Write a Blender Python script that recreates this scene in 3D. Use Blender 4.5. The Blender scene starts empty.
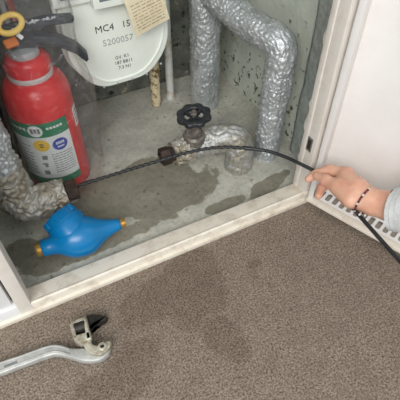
import bpy, bmesh, math, random
import numpy as np
from mathutils import Vector, Matrix, noise

random.seed(7)
S = bpy.context.scene
COL = S.collection
PI = math.pi

# ------------------------------------------------------------------ camera
FPX = 450.0                      # focal length in pixels of a 400 px frame
PITCH, YAW, CAMH = math.radians(48), math.radians(27), 0.75
_c, _s = math.cos(YAW), math.sin(YAW)
RIGHT = Vector((_c, -_s, 0))
FG = Vector((_s, _c, 0))
FWD = FG * math.cos(PITCH) + Vector((0, 0, -math.sin(PITCH)))
UP = FG * math.sin(PITCH) + Vector((0, 0, math.cos(PITCH)))
CAM = Vector((0, 0, CAMH))
cd = bpy.data.cameras.new('camera')
cd.sensor_width = 36.0
cd.lens = 36.0 * FPX / 400.0
cd.clip_start = 0.01
cam = bpy.data.objects.new('camera', cd)
COL.objects.link(cam)
m = Matrix((RIGHT, UP, -FWD)).transposed().to_4x4()
m.translation = CAM
cam.matrix_world = m
S.camera = cam

# ------------------------------------------------------------------ light
w = bpy.data.worlds.new('overcast')
S.world = w
w.use_nodes = True
bg = w.node_tree.nodes['Background']
bg.inputs[0].default_value = (0.88, 0.95, 1.0, 1)
bg.inputs[1].default_value = 0.62


def area(name, loc, target, size, size_y, power, col):
    ld = bpy.data.lights.new(name, 'AREA')
    ld.shape = 'RECTANGLE'
    ld.size, ld.size_y, ld.energy, ld.color = size, size_y, power, col
    o = bpy.data.objects.new(name, ld)
    COL.objects.link(o)
    o.location = loc
    o.rotation_euler = (Vector(target) - Vector(loc)).to_track_quat('-Z', 'Y').to_euler()
    return o


area('corridor_daylight', (-1.1, -1.5, 2.1), (0.3, 0.6, 0.1), 1.8, 1.2, 46, (1.0, 0.97, 0.93))
S.view_settings.view_transform = 'Standard'
S.view_settings.look = 'None'
S.view_settings.exposure = 0.62
S.view_settings.gamma = 1.0
S.view_settings.use_curve_mapping = False


# ------------------------------------------------------------------ pixel -> point helpers
def ray(x, y):
    return FWD * FPX + RIGHT * (x - 200) + UP * (200 - y)


def P(x, y, z=0.0):
    d = ray(x, y)
    return CAM + d * ((z - CAM.z) / d.z)


def PY(x, y, Y):
    d = ray(x, y)
    return CAM + d * ((Y - CAM.y) / d.y)


# ------------------------------------------------------------------ materials
MATS = {}


class NT:
    def __init__(self, mat):
        self.t = mat.node_tree
        self.n = self.t.nodes
        self.b = self.n['Principled BSDF']

    def new(self, typ, **kw):
        n = self.n.new(typ)
        for k, v in kw.items():
            if k.startswith('i_'):
                key = k[2:]
                n.inputs[int(key) if key.isdigit() else key].default_value = v
            else:
                setattr(n, k, v)
        return n

    def link(self, a, b):
        self.t.links.new(a, b)

    def coords(self):
        return self.new('ShaderNodeNewGeometry').outputs['Position']

    def noise(self, co, scale, detail=4, rough=0.6, dist=0.0):
        n = self.new('ShaderNodeTexNoise')
        n.inputs['Scale'].default_value = scale
        n.inputs['Detail'].default_value = detail
        n.inputs['Roughness'].default_value = rough
        n.inputs['Distortion'].default_value = dist
        self.link(co, n.inputs['Vector'])
        return n.outputs['Fac']

    def ramp(self, fac, stops):
        r = self.new('ShaderNodeValToRGB')
        e = r.color_ramp.elements
        while len(e) < len(stops):
            e.new(0.5)
        for k, (p, c) in enumerate(stops):
            e[k].position = p
            e[k].color = (c, c, c, 1) if not hasattr(c, '__len__') else (*c[:3], 1)
        self.link(fac, r.inputs[0])
        return r.outputs[0]

    def mix(self, fac, a, b, blend='MIX'):
        n = self.new('ShaderNodeMix', data_type='RGBA', blend_type=blend)
        for sock, v in ((n.inputs[0], fac), (n.inputs[6], a), (n.inputs[7], b)):
            if hasattr(v, 'is_linked'):
                self.link(v, sock)
            elif hasattr(v, '__len__'):
                sock.default_value = (*v[:3], 1)
            else:
                sock.default_value = v
        return n.outputs[2]

    def math(self, op, a, b=0.0, clamp=False):
        n = self.new('ShaderNodeMath', operation=op, use_clamp=clamp)
        for sock, v in ((n.inputs[0], a), (n.inputs[1], b)):
            if hasattr(v, 'is_linked'):
                self.link(v, sock)
            else:
                sock.default_value = v
        return n.outputs[0]

    def bump(self, h, strength=0.3, dist=0.002):
        n = self.new('ShaderNodeBump')
        n.inputs['Strength'].default_value = strength
        n.inputs['Distance'].default_value = dist
        self.link(h, n.inputs['Height'])
        self.link(n.outputs[0], self.b.inputs['Normal'])

    def color(self, sock):
        self.link(sock, self.b.inputs['Base Color'])

    def blob(self, co, cx, cy, rx, ry, ang=0.0):
        """1 at the centre, 0 at the rim and below outside of an ellipse on the ground"""
        sep = self.new('ShaderNodeSeparateXYZ')
        self.link(co, sep.inputs[0])
        dx = self.math('SUBTRACT', sep.outputs[0], cx)
        dy = self.math('SUBTRACT', sep.outputs[1], cy)
        ca, sa = math.cos(ang), math.sin(ang)
        u = self.math('ADD', self.math('MULTIPLY', dx, ca / rx), self.math('MULTIPLY', dy, sa / rx))
        v = self.math('ADD', self.math('MULTIPLY', dx, -sa / ry), self.math('MULTIPLY', dy, ca / ry))
        d = self.math('SQRT', self.math('ADD', self.math('MULTIPLY', u, u), self.math('MULTIPLY', v, v)))
        return self.math('SUBTRACT', 1.0, d)


def mat(name, col=(0.5, 0.5, 0.5), rough=0.5, metal=0.0, **kw):
    if name in MATS:
        return MATS[name]
    mm = bpy.data.materials.new(name)
    mm.use_nodes = True
    b = mm.node_tree.nodes['Principled BSDF']
    b.inputs['Base Color'].default_value = (*col, 1)
    b.inputs['Roughness'].default_value = rough
    b.inputs['Metallic'].default_value = metal
    for k, v in kw.items():
        b.inputs[k].default_value = v
    MATS[name] = mm
    return mm


def mottled(name, a, b, scale=40, rough=0.5, metal=0.0, lo=0.35, hi=0.65, bump=0.1, bscale=None, bdist=0.001, **kw):
    mm = mat(name, a, rough, metal, **kw)
    t = NT(mm)
    co = t.coords()
    t.color(t.mix(t.ramp(t.noise(co, scale, 5, 0.65), [(lo, 0.0), (hi, 1.0)]), a, b))
    if bump:
        t.bump(t.noise(co, bscale or scale * 3, 4), bump, bdist)
    return mm


def srgb(r, g, b):
    return tuple(((v / 255) / 12.92 if v / 255 <= 0.04045 else ((v / 255 + 0.055) / 1.055) ** 2.4) for v in (r, g, b))


# painted steel of frame and door
mottled('frame_paint', srgb(232, 226, 218), srgb(214, 205, 192), 26, 0.45, lo=0.5, hi=0.85, bump=0.05)
mottled('sill_paint', srgb(232, 224, 210), srgb(190, 176, 156), 34, 0.5, lo=0.48, hi=0.8, bump=0.08)
mottled('door_paint', srgb(238, 235, 232), srgb(231, 227, 224), 8, 0.4, bump=0.02)
mottled('panel_paint', srgb(238, 238, 238), srgb(228, 228, 228), 8, 0.4, bump=0.02)
mottled('mortar', srgb(168, 174, 169), srgb(136, 140, 132), 60, 0.9, bump=0.6, bscale=220)
mat('slot_steel', srgb(150, 146, 140), 0.4, 0.8)
mat('fold_steel', srgb(158, 149, 138), 0.6)
mat('dark_gap', srgb(40, 38, 36), 0.8)

# closet concrete floor with wet patches
mm = mat('concrete', rough=0.85)
t = NT(mm)
co = t.coords()
n1 = t.noise(co, 14, 6, 0.65)
n2 = t.noise(co, 110, 5, 0.7)
base = t.mix(t.ramp(n1, [(0.32, 0), (0.7, 1)]), srgb(172, 171, 160), srgb(204, 202, 190))
base = t.mix(t.ramp(n2, [(0.45, 0), (0.75, 0.5)]), base, srgb(120, 116, 104))
spots = t.ramp(t.noise(co, 55, 2, 0.5), [(0.66, 0), (0.72, 1)])
base = t.mix(t.math('MULTIPLY', spots, 0.5), base, srgb(96, 90, 78))
nz = t.math('SUBTRACT', t.noise(co, 12, 5, 0.6), 0.5)
wet = None
p = P(162, 188)
blobs = [(P(158, 190), 0.155, 0.085, 0.0), (P(110, 205), 0.12, 0.07, 0.0), (P(130, 178), 0.13, 0.045, 0.1), (P(28, 252), 0.05, 0.045, 0.0),
         (P(90, 245), 0.16, 0.03, 0.0), (P(270, 184), 0.075, 0.018, 0.25), (P(225, 205), 0.06, 0.02, 0.1), (P(262, 188), 0.03, 0.02, 0), (P(100, 190), 0.06, 0.05, 0)]
for (q, rx, ry, a) in blobs:
    bl = t.blob(co, q.x, q.y, rx, ry, a)
    wet = bl if wet is None else t.math('MAXIMUM', wet, bl)
wet = t.math('ADD', wet, t.math('MULTIPLY', nz, 1.5))
wetf = t.ramp(wet, [(0.02, 0), (0.09, 1)])
wetcol = t.mix(1.0, base, (0.50, 0.48, 0.43), 'MULTIPLY')
t.color(t.mix(wetf, base, wetcol))
t.link(t.ramp(wetf, [(0, 0.85), (1, 0.42)]), t.b.inputs['Roughness'])
t.bump(n2, 0.25, 0.002)

# peeling painted walls of the closet
mm = mat('peeling_wall', rough=0.8)
t = NT(mm)
co = t.coords()
base = t.mix(t.ramp(t.noise(co, 9, 5), [(0.3, 0), (0.7, 1)]), srgb(186, 193, 181), srgb(212, 217, 205))
sep = t.new('ShaderNodeSeparateXYZ')
t.link(co, sep.inputs[0])
low = t.ramp(sep.outputs[2], [(0.0, 0.11), (0.30, 0.0)])
sp = t.math('ADD', t.noise(co, 58, 5, 0.6, 0.4), low)
flake = t.ramp(sp, [(0.665, 0), (0.70, 1)])
base = t.mix(flake, base, srgb(92, 93, 82))
och = t.ramp(t.noise(co, 22, 4), [(0.62, 0), (0.72, 0.6)])
base = t.mix(och, base, srgb(150, 138, 104))
t.color(base)
t.bump(sp, 0.5, 0.004)

# mouldy back wall; the shadow on it is painted into its darker grey
mm = mat('shaded_mouldy_wall', rough=0.9)
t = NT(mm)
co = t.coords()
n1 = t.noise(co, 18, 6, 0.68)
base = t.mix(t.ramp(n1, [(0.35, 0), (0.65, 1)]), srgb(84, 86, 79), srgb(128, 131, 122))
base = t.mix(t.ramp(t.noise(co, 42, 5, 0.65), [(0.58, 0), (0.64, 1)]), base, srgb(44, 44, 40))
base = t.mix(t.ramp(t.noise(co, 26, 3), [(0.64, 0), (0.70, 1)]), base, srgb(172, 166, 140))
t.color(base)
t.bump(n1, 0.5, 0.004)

# carpet: short grey-brown loops with damp marks
mm = mat('carpet', rough=0.95)
t = NT(mm)
co = t.coords()
v1 = t.noise(co, 310, 3, 0.75)
v2 = t.noise(co, 30, 4)
base = t.mix(t.ramp(v1, [(0.33, 0), (0.66, 1)]), srgb(78, 67, 58), srgb(178, 162, 146))
base = t.mix(t.ramp(v2, [(0.3, 0.0), (0.75, 0.35)]), base, srgb(98, 87, 77))
nz = t.math('SUBTRACT', t.noise(co, 16, 4, 0.6), 0.5)
damp = None
for (q, rx, ry, a) in [(P(193, 285), 0.075, 0.10, -0.5), (P(150, 300), 0.08, 0.05, 0.3), (P(225, 335), 0.035, 0.06, 0.2),
                       (P(110, 388), 0.12, 0.05, 0.4), (P(255, 262), 0.016, 0.012, 0)]:
    bl = t.blob(co, q.x, q.y, rx, ry, a)
    damp = bl if damp is None else t.math('MAXIMUM', damp, bl)
damp = t.ramp(t.math('ADD', damp, t.math('MULTIPLY', nz, 0.9)), [(-0.0, 0), (0.22, 1)])
t.color(t.mix(damp, base, t.mix(1.0, base, (0.80, 0.78, 0.76), 'MULTIPLY')))
t.bump(t.noise(co, 260, 3, 0.7), 0.9, 0.004)
t.b.inputs['Specular IOR Level'].default_value = 0.1


def foil(name, a, b, metal, rough):
    mm = mat(name, a, rough, metal)
    t = NT(mm)
    co = t.coords()
    t.color(t.mix(t.ramp(t.noise(co, 28, 5, 0.65), [(0.42, 0), (0.62, 1)]), a, b))
    t.bump(t.noise(co, 190, 4, 0.6, 1.2), 0.45, 0.003)
    return mm


foil('silver_foil', srgb(204, 208, 210), srgb(176, 181, 182), 0.55, 0.34)
foil('worn_foil', srgb(182, 183, 180), srgb(162, 154, 138), 0.5, 0.42)
foil('cream_foil', srgb(182, 179, 170), srgb(152, 140, 118), 0.4, 0.42)

mottled('red_enamel', srgb(220, 38, 42), srgb(206, 30, 36), 12, 0.32, bump=0.02)
mat('grey_metal', srgb(186, 190, 192), 0.35, 0.4)
mat('grey_band', srgb(196, 186, 184), 0.5)
mat('black_lever', srgb(52, 56, 62), 0.42)
mat('yellow_plastic', srgb(234, 196, 96), 0.4)
mat('orange_plastic', srgb(222, 122, 44), 0.45)
mat('label_white', srgb(222, 224, 222), 0.5)
mat('label_green', srgb(34, 122, 84), 0.5)
mat('label_yellow', srgb(232, 190, 62), 0.5)
mat('label_blue', srgb(44, 62, 160), 0.5)
mat('print_grey', srgb(120, 124, 124), 0.6)
mat('print_dark', srgb(52, 56, 58), 0.6)
mottled('meter_paint', srgb(244, 249, 241), srgb(236, 242, 232), 14, 0.42, bump=0.02)
mat('meter_relief', srgb(168, 174, 170), 0.5)
mat('window_grey', srgb(120, 132, 138), 0.15)
mottled('tag_paper', srgb(226, 216, 188), srgb(212, 198, 164), 40, 0.8, bump=0.05)
mat('tag_print', srgb(150, 136, 112), 0.8)
mat('clip_metal', srgb(200, 202, 202), 0.3, 0.8)
mottled('ivory_rust', srgb(214, 200, 164), srgb(120, 92, 52), 60, 0.6, lo=0.52, hi=0.6, bump=0.3)
mottled('white_rust', srgb(204, 206, 202), srgb(168, 146, 112), 30, 0.5, lo=0.5, hi=0.7, bump=0.15)
mottled('rust_nut', srgb(84, 66, 56), srgb(48, 42, 40), 80, 0.55, 0.5, bump=0.3)
mottled('old_bronze', srgb(128, 130, 108), srgb(92, 84, 66), 70, 0.55, 0.45, bump=0.3)
mottled('bonnet_metal', srgb(142, 136, 128), srgb(92, 86, 80), 70, 0.45, 0.4, bump=0.2)
mottled('black_iron', srgb(30, 32, 36), srgb(46, 48, 52), 50, 0.4, bump=0.15)
mottled('blue_plastic', srgb(0, 118, 176), srgb(0, 109, 168), 20, 0.3, bump=0.02)
mat('brass', srgb(214, 180, 116), 0.3, 0.8)
mat('dark_hole', srgb(30, 26, 22), 0.9)
mottled('cable_black', srgb(30, 31, 33), srgb(44, 45, 47), 60, 0.42, bump=0.05)
mottled('wrench_grey', srgb(190, 190, 186), srgb(160, 160, 156), 46, 0.42, 0.2, bump=0.15)
mottled('wrench_pale', srgb(204, 200, 184), srgb(142, 132, 112), 90, 0.5, 0.35, bump=0.3)
mottled('wrench_dark', srgb(44, 42, 40), srgb(64, 60, 54), 90, 0.5, 0.5, bump=0.3)
mat('red_pipe', srgb(190, 70, 52), 0.5)
mottled('shade_fill_pipe', srgb(64, 70, 76), srgb(44, 48, 52), 40, 0.7, bump=0.2)
mottled('sleeve_cloth', srgb(216, 217, 215), srgb(198, 200, 199), 240, 0.9, bump=0.3, bscale=700)
mat('stitch', srgb(176, 180, 180), 0.9)
mat('bead_dark', srgb(52, 34, 42), 0.35)
mat('bead_red', srgb(120, 40, 52), 0.35)
mat('bead_white', srgb(214, 206, 204), 0.35)
mat('hair_tie_black', srgb(28, 28, 32), 0.7)

mm = mat('skin', srgb(218, 168, 142), 0.5)
t = NT(mm)
co = t.coords()
t.color(t.mix(t.ramp(t.noise(co, 45, 4), [(0.35, 0), (0.7, 1)]), srgb(222, 176, 150), srgb(208, 150, 126)))
t.b.inputs['Subsurface Weight'].default_value = 0.12
t.b.inputs['Subsurface Radius'].default_value = (0.006, 0.003, 0.002)
t.bump(t.noise(co, 420, 3), 0.08, 0.001)
mat('nail', srgb(226, 176, 160), 0.3)

# thin clear polythene
mm = bpy.data.materials.new('clear_polythene')
mm.use_nodes = True
MATS['clear_polythene'] = mm
nt = mm.node_tree
nt.nodes.clear()
out = nt.nodes.new('ShaderNodeOutputMaterial')
tr = nt.nodes.new('ShaderNodeBsdfTransparent')
df = nt.nodes.new('ShaderNodeBsdfTranslucent')
df.inputs[0].default_value = (0.8, 0.83, 0.85, 1)
dd = nt.nodes.new('ShaderNodeBsdfDiffuse')
dd.inputs[0].default_value = (0.8, 0.83, 0.85, 1)
gl = nt.nodes.new('ShaderNodeBsdfGlossy')
gl.inputs['Roughness'].default_value = 0.16
gm_ = nt.nodes.new('ShaderNodeNewGeometry')
nz1 = nt.nodes.new('ShaderNodeTexNoise')
nz1.inputs['Scale'].default_value = 34
nz1.inputs['Detail'].default_value = 5
nz1.inputs['Distortion'].default_value = 1.6
bp = nt.nodes.new('ShaderNodeBump')
bp.inputs['Strength'].default_value = 1.0
bp.inputs['Distance'].default_value = 0.012
nt.links.new(gm_.outputs['Position'], nz1.inputs['Vector'])
nt.links.new(nz1.outputs['Fac'], bp.inputs['Height'])
nt.links.new(bp.outputs[0], gl.inputs['Normal'])
lw = nt.nodes.new('ShaderNodeLayerWeight')
lw.inputs[0].default_value = 0.25
m0 = nt.nodes.new('ShaderNodeMixShader')
m0.inputs[0].default_value = 0.5
m1 = nt.nodes.new('ShaderNodeMixShader')
m1.inputs[0].default_value = 0.055
m2 = nt.nodes.new('ShaderNodeMixShader')
ad = nt.nodes.new('ShaderNodeMath')
ad.operation = 'MULTIPLY_ADD'
ad.inputs[1].default_value = 0.45
ad.inputs[2].default_value = 0.035
L = nt.links.new
L(df.outputs[0], m0.inputs[1])
L(dd.outputs[0], m0.inputs[2])
L(tr.outputs[0], m1.inputs[1])
L(m0.outputs[0], m1.inputs[2])
L(lw.outputs['Facing'], ad.inputs[0])
L(ad.outputs[0], m2.inputs[0])
L(m1.outputs[0], m2.inputs[1])
L(gl.outputs[0], m2.inputs[2])
L(m2.outputs[0], out.inputs[0])


# ------------------------------------------------------------------ object helpers
def world_origin(o):
    v = Vector((0, 0, 0))
    while o is not None:
        v += o.location
        o = o.parent
    return v


def link_mesh(name, me, matname, parent=None, smooth=True, angle=40):
    """me holds world coordinates; move its origin to the parent's or to its own base"""
    if parent is not None:
        org = world_origin(parent)
        loc = Vector((0, 0, 0))
    else:
        cs = [v.co for v in me.vertices]
        org = Vector(((min(c.x for c in cs) + max(c.x for c in cs)) / 2, (min(c.y for c in cs) + max(c.y for c in cs)) / 2, min(c.z for c in cs)))
        loc = org.copy()
    me.transform(Matrix.Translation(-org))
    if matname:
        me.materials.append(MATS[matname])
    if smooth:
        me.polygons.foreach_set('use_smooth', [True] * len(me.polygons))
        me.set_sharp_from_angle(angle=math.radians(angle))
    me.update()
    o = bpy.data.objects.new(name, me)
    COL.objects.link(o)
    o.parent = parent
    o.location = loc
    return o


def obj(name, vf, matname, parent=None, smooth=True, angle=40, mtx=None):
    v, f = vf
    me = bpy.data.meshes.new(name)
    me.from_pydata([tuple(a) for a in v], [], f)
    bm = bmesh.new()
    bm.from_mesh(me)
    bmesh.ops.recalc_face_normals(bm, faces=bm.faces)
    bm.to_mesh(me)
    bm.free()
    if mtx is not None:
        me.transform(mtx)
    return link_mesh(name, me, matname, parent, smooth, angle)


def bobj(name, bm, matname, parent=None, smooth=True, angle=40, mtx=None):
    me = bpy.data.meshes.new(name)
    bmesh.ops.recalc_face_normals(bm, faces=bm.faces)
    bm.to_mesh(me)
    bm.free()
    if mtx is not None:
        me.transform(mtx)
    return link_mesh(name, me, matname, parent, smooth, angle)


def tag(o, label, cat, group=None):
    o['label'] = label
    o['category'] = cat
    if group:
        o['group'] = group
    return o


def thing(name, label, cat, loc, group=None):
    o = bpy.data.objects.new(name, None)
    o.empty_display_size = 0.05
    COL.objects.link(o)
    o.location = Vector(loc)
    return tag(o, label, cat, group)


def structure(o, label=None):
    o['kind'] = 'structure'
    if label:
        o['label'] = label
    return o


def join(*vfs):
    V, F = [], []
    for v, f in vfs:
        k = len(V)
        V += [tuple(a) for a in v]
        F += [tuple(i + k for i in q) for q in f]
    return V, F


def move(vf, mtx):
    return [tuple(mtx @ Vector(a)) for a in vf[0]], vf[1]


def box_bm(lo, hi, bevel=0.0, seg=2):
    bm = bmesh.new()
    bmesh.ops.create_cube(bm, size=1.0)
    for v in bm.verts:
        for k in range(3):
            v.co[k] = lo[k] if v.co[k] < 0 else hi[k]
    if bevel:
        bmesh.ops.bevel(bm, geom=list(bm.edges), offset=bevel, segments=seg, affect='EDGES', profile=0.5)
    return bm


def prism_bm(outline, z0, z1, bevel=0.0, seg=2, verticals=False):
    """outline in xy, extruded z0..z1, rims bevelled"""
    bm = bmesh.new()
    vs = [bm.verts.new((a[0], a[1], z0)) for a in outline]
    f = bm.faces.new(vs)
    r = bmesh.ops.extrude_face_region(bm, geom=[f])
    for e in r['geom']:
        if isinstance(e, bmesh.types.BMVert):
            e.co.z = z1
    bm.normal_update()
    if bevel:
        ed = [e for e in bm.edges if abs(e.verts[0].co.z - e.verts[1].co.z) < 1e-7]
        bmesh.ops.bevel(bm, geom=ed, offset=bevel, segments=seg, affect='EDGES', profile=0.5)
    return bm


def rounded(outline, r, n=5):
    """round the corners of a closed outline; r is one radius or a list"""
    out = []
    N = len(outline)
    for i in range(N):
        a, b, c = (Vector(outline[(i + k) % N][:2]) for k in (-1, 0, 1))
        rr = r[i] if hasattr(r, '__len__') else r
        d1, d2 = a - b, c - b
        rr = min(rr, d1.length * 0.48, d2.length * 0.48)
        p1, p2 = b + d1.normalized() * rr, b + d2.normalized() * rr
        for k in range(n + 1):
            u = k / n
            q = p1 * (1 - u) ** 2 + b * 2 * u * (1 - u) + p2 * u * u
            out.append((q.x, q.y))
    return out


def lathe(profile, seg=40, caps=True):
    V, F = [], []
    for (r, z) in profile:
        for k in range(seg):
            a = 2 * PI * k / seg
            V.append((r * math.cos(a), r * math.sin(a), z))
    n = len(profile)
    for i in range(n - 1):
        for k in range(seg):
            k2 = (k + 1) % seg
            F.append((i * seg + k, i * seg + k2, (i + 1) * seg + k2, (i + 1) * seg + k))
    if caps:
        if profile[0][0] > 1e-6:
            F.append(tuple(range(seg - 1, -1, -1)))
        if profile[-1][0] > 1e-6:
            F.append(tuple((n - 1) * seg + k for k in range(seg)))
    return V, F


def axis_mtx(origin, direction, roll=0.0):
    q = Vector(direction).normalized().to_track_quat('Z', 'Y')
    return Matrix.Translation(Vector(origin)) @ q.to_matrix().to_4x4() @ Matrix.Rotation(roll, 4, 'Z')


def spline(pts, step=0.004):
    """Catmull-Rom through the points, resampled evenly"""
    pts = [Vector(p) for p in pts]
    ext = [pts[0] * 2 - pts[1]] + pts + [pts[-1] * 2 - pts[-2]]
    dense = []
    for i in range(1, len(ext) - 2):
        p0, p1, p2, p3 = ext[i - 1:i + 3]
        for k in range(24):
            u = k / 24
            dense.append(0.5 * ((2 * p1) + (p2 - p0) * u + (2 * p0 - 5 * p1 + 4 * p2 - p3) * u * u + (3 * p1 - p0 - 3 * p2 + p3) * u ** 3))
    dense.append(pts[-1])
    out = [dense[0]]
    acc = 0.0
    for a, b in zip(dense, dense[1:]):
        L_ = (b - a).length
        while acc + L_ >= step:
            u = (step - acc) / L_
            a = a.lerp(b, u)
            L_ = (b - a).length
            acc = 0.0
            out.append(a.copy())
        acc += L_
    if (out[-1] - dense[-1]).length > step * 0.3:
        out.append(dense[-1])
    return out


def frames(path):
    T = []
    for i in range(len(path)):
        a = path[max(i - 1, 0)]
        b = path[min(i + 1, len(path) - 1)]
        T.append((b - a).normalized())
    up = Vector((0, 0, 1)) if abs(T[0].z) < 0.9 else Vector((0, 1, 0))
    n = (up - T[0] * up.dot(T[0])).normalized()
    out = []
    for tt in T:
        n = (n - tt * n.dot(tt)).normalized()
        out.append((tt, n, tt.cross(n)))
    return out


def tube(path, rad, seg=16, disp=None, cap=True):
    V, F = [], []
    fr = frames(path)
    n = len(path)
    for i, (p, (tt, nn, bb)) in enumerate(zip(path, fr)):
        r = rad(i / (n - 1)) if callable(rad) else rad
        for k in range(seg):
            a = 2 * PI * k / seg
            d = nn * math.cos(a) + bb * math.sin(a)
            q = p + d * r
            if disp:
                q = p + d * (r + disp(q, i, a))
            V.append(q)
    for i in range(n - 1):
        for k in range(seg):
            k2 = (k + 1) % seg
            F.append((i * seg + k, i * seg + k2, (i + 1) * seg + k2, (i + 1) * seg + k))
    if cap:
        F.append(tuple(range(seg - 1, -1, -1)))
        F.append(tuple((n - 1) * seg + k for k in range(seg)))
    return V, F


def crumple(amp, seed=0.0, sc=1.0, ridge=False):
    off = Vector((seed, seed * 1.7, seed * 0.6))

    def d(q, i, a):
        w3 = q + Vector((noise.noise(q * 40 + off), noise.noise(q * 40 - off), noise.noise(q * 40 + off * 3))) * 0.006
        d1, _ = noise.voronoi(w3 * (100 * sc) + off)
        d2, _ = noise.voronoi(w3 * (210 * sc) + off * 2)
        h = min((d1[1] - d1[0]) * 3.0, 1.0) * 0.55 + min((d2[1] - d2[0]) * 2.2, 1.0) * 0.33
        h += noise.noise(q * 34 + off) * 0.5
        if ridge:
            n1, n2 = noise.noise(w3 * 48 + off), noise.noise(w3 * 105 - off)
            h = 0.62 * min(abs(n1) * 4.0, 1.0) ** 0.8 + 0.34 * min(abs(n2) * 3.2, 1.0) + 0.4 * noise.noise(q * 30 + off)
        return (h - 0.6) * amp
    return d


def text_obj(name, body, size, mtx, matname, parent, extrude=0.0004, align='LEFT', bold=0.0):
    cu = bpy.data.curves.new('lettering', 'FONT')
    cu.body = body
    cu.size = size
    cu.extrude = extrude
    cu.offset = bold
    cu.align_x = align
    cu.resolution_u = 2
    o = bpy.data.objects.new('lettering', cu)
    COL.objects.link(o)
    dg = bpy.context.evaluated_depsgraph_get()
    me = bpy.data.meshes.new_from_object(o.evaluated_get(dg))
    bpy.data.objects.remove(o)
    bpy.data.curves.remove(cu)
    me.materials.clear()
    me.transform(mtx)
    return link_mesh(name, me, matname, parent, False)


# ================================================================== STRUCTURE
SX0, SX1 = -0.088, 0.511      # clear opening along x
SY0, SY1 = 0.497, 0.536       # sill depth
WB, WR, WL = 1.065, 0.603, -0.42
TOP = 2.15
CZ = -0.006                   # carpet level


def quad_grid(x0, x1, y0, y1, nx, ny, fz):
    V = [(x0 + (x1 - x0) * i / nx, y0 + (y1 - y0) * j / ny, 0) for j in range(ny + 1) for i in range(nx + 1)]
    V = [(a, b, fz(a, b)) for a, b, _ in V]
    F = [(j * (nx + 1) + i, j * (nx + 1) + i + 1, (j + 1) * (nx + 1) + i + 1, (j + 1) * (nx + 1) + i) for j in range(ny) for i in range(nx)]
    return V, F


# carpet, closet slab
structure(bobj('floor', box_bm((-2.2, -2.6, CZ - 0.06), (2.4, 0.52, CZ)), 'carpet', smooth=False),
          'grey-brown short pile carpet with darker damp marks outside the closet')
slab = quad_grid(WL - 0.03, WR + 0.03, 0.50, WB + 0.03, 130, 70,
                 lambda x, y: 0.0022 * noise.noise(Vector((x * 14, y * 14, 0))) + 0.0009 * noise.noise(Vector((x * 60, y * 60, 3))) - 0.0015)
structure(obj('floor_closet', slab, 'concrete', angle=180), 'rough grey concrete closet floor with dark wet patches')


def wall_grid(a, b, z0, z1, nu, nz, nrm, amp):
    a, b = Vector(a), Vector(b)
    V, F = [], []
    for j in range(nz + 1):
        for i in range(nu + 1):
            q = a.lerp(b, i / nu)
            q.z = z0 + (z1 - z0) * (j / nz) ** 1.6
            q += Vector(nrm) * amp * (noise.noise(q * 9) + 0.5 * noise.noise(q * 34))
            V.append(q)
    F = [(j * (nu + 1) + i, j * (nu + 1) + i + 1, (j + 1) * (nu + 1) + i + 1, (j + 1) * (nu + 1) + i) for j in range(nz) for i in range(nu)]
    return V, F


structure(obj('wall_back', wall_grid((WL - 0.02, WB, 0), (WR + 0.02, WB, 0), -0.01, TOP, 90, 90, (0, -1, 0), 0.002), 'shaded_mouldy_wall', angle=180))
structure(obj('wall_right', wall_grid((WR, WB + 0.02, 0), (WR, 0.52, 0), -0.01, TOP, 50, 90, (-1, 0, 0), 0.0025), 'peeling_wall', angle=180))
structure(obj('wall_left', wall_grid((WL, 0.52, 0), (WL, WB + 0.02, 0), -0.01, TOP, 30, 60, (1, 0, 0), 0.002), 'peeling_wall', angle=180))
structure(bobj('ceiling', box_bm((WL - 0.05, 0.5, TOP), (WR + 0.05, WB + 0.05, TOP + 0.05)), 'peeling_wall', smooth=False))
# rough mortar strip between closet wall and right jamb
st = wall_grid((0.584, 0.652, 0), (0.562, 0.534, 0), -0.005, TOP, 12, 160, (-1, 0, 0), 0.005)
bk = [(a[0] + 0.05, a[1] + (0.004 if a[1] > 0.6 else 0), a[2]) for a in st[0]]
Vs = [tuple(a) for a in st[0]] + bk
nvs, nu1 = len(bk), 13
Fs = list(st[1])
Fs += [(j * nu1, (j + 1) * nu1, nvs + (j + 1) * nu1, nvs + j * nu1) for j in range(160)]
structure(obj('trim_5', (Vs, Fs), 'mortar', angle=180), 'rough grey mortar edge between closet wall and door frame')


# ---- steel frame
def frame_box(lo, hi, name, parent, m_='frame_paint', bevel=0.0015):
    return bobj(name, box_bm(lo, hi, bevel), m_, parent)


# sill: folded plate with raised front lip
ol = [(SY0, CZ), (SY0, 0.0225), (SY0 + 0.004, 0.0245), (SY0 + 0.007, 0.0215), (SY1, 0.019), (SY1, -0.004)]
yz = Matrix(((0, 0, 1, 0), (1, 0, 0, 0), (0, 1, 0, 0), (0, 0, 0, 1)))
sill = bobj('trim_1', prism_bm(rounded(ol, 0.0012, 2), SX0 - 0.002, SX1 + 0.03), 'sill_paint', mtx=yz, angle=50)
structure(sill, 'cream painted steel sill with dirty top between carpet and concrete')
# kick strip beneath the lip
structure(bobj('trim_6', box_bm((-1.6, SY0 - 0.006, CZ - 0.001), (SX1 + 0.03, SY0 + 0.004, 0.004), 0.001), 'sill_paint'), 'thin edge strip along the foot of the steel sill')

# left jamb: front face, return, stop
lj = frame_box((SX0 - 0.023, SY0 - 0.001, CZ), (SX0, SY1, TOP), 'trim_2', None)
structure(lj, 'white painted steel jamb beside the blue meter')
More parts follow.
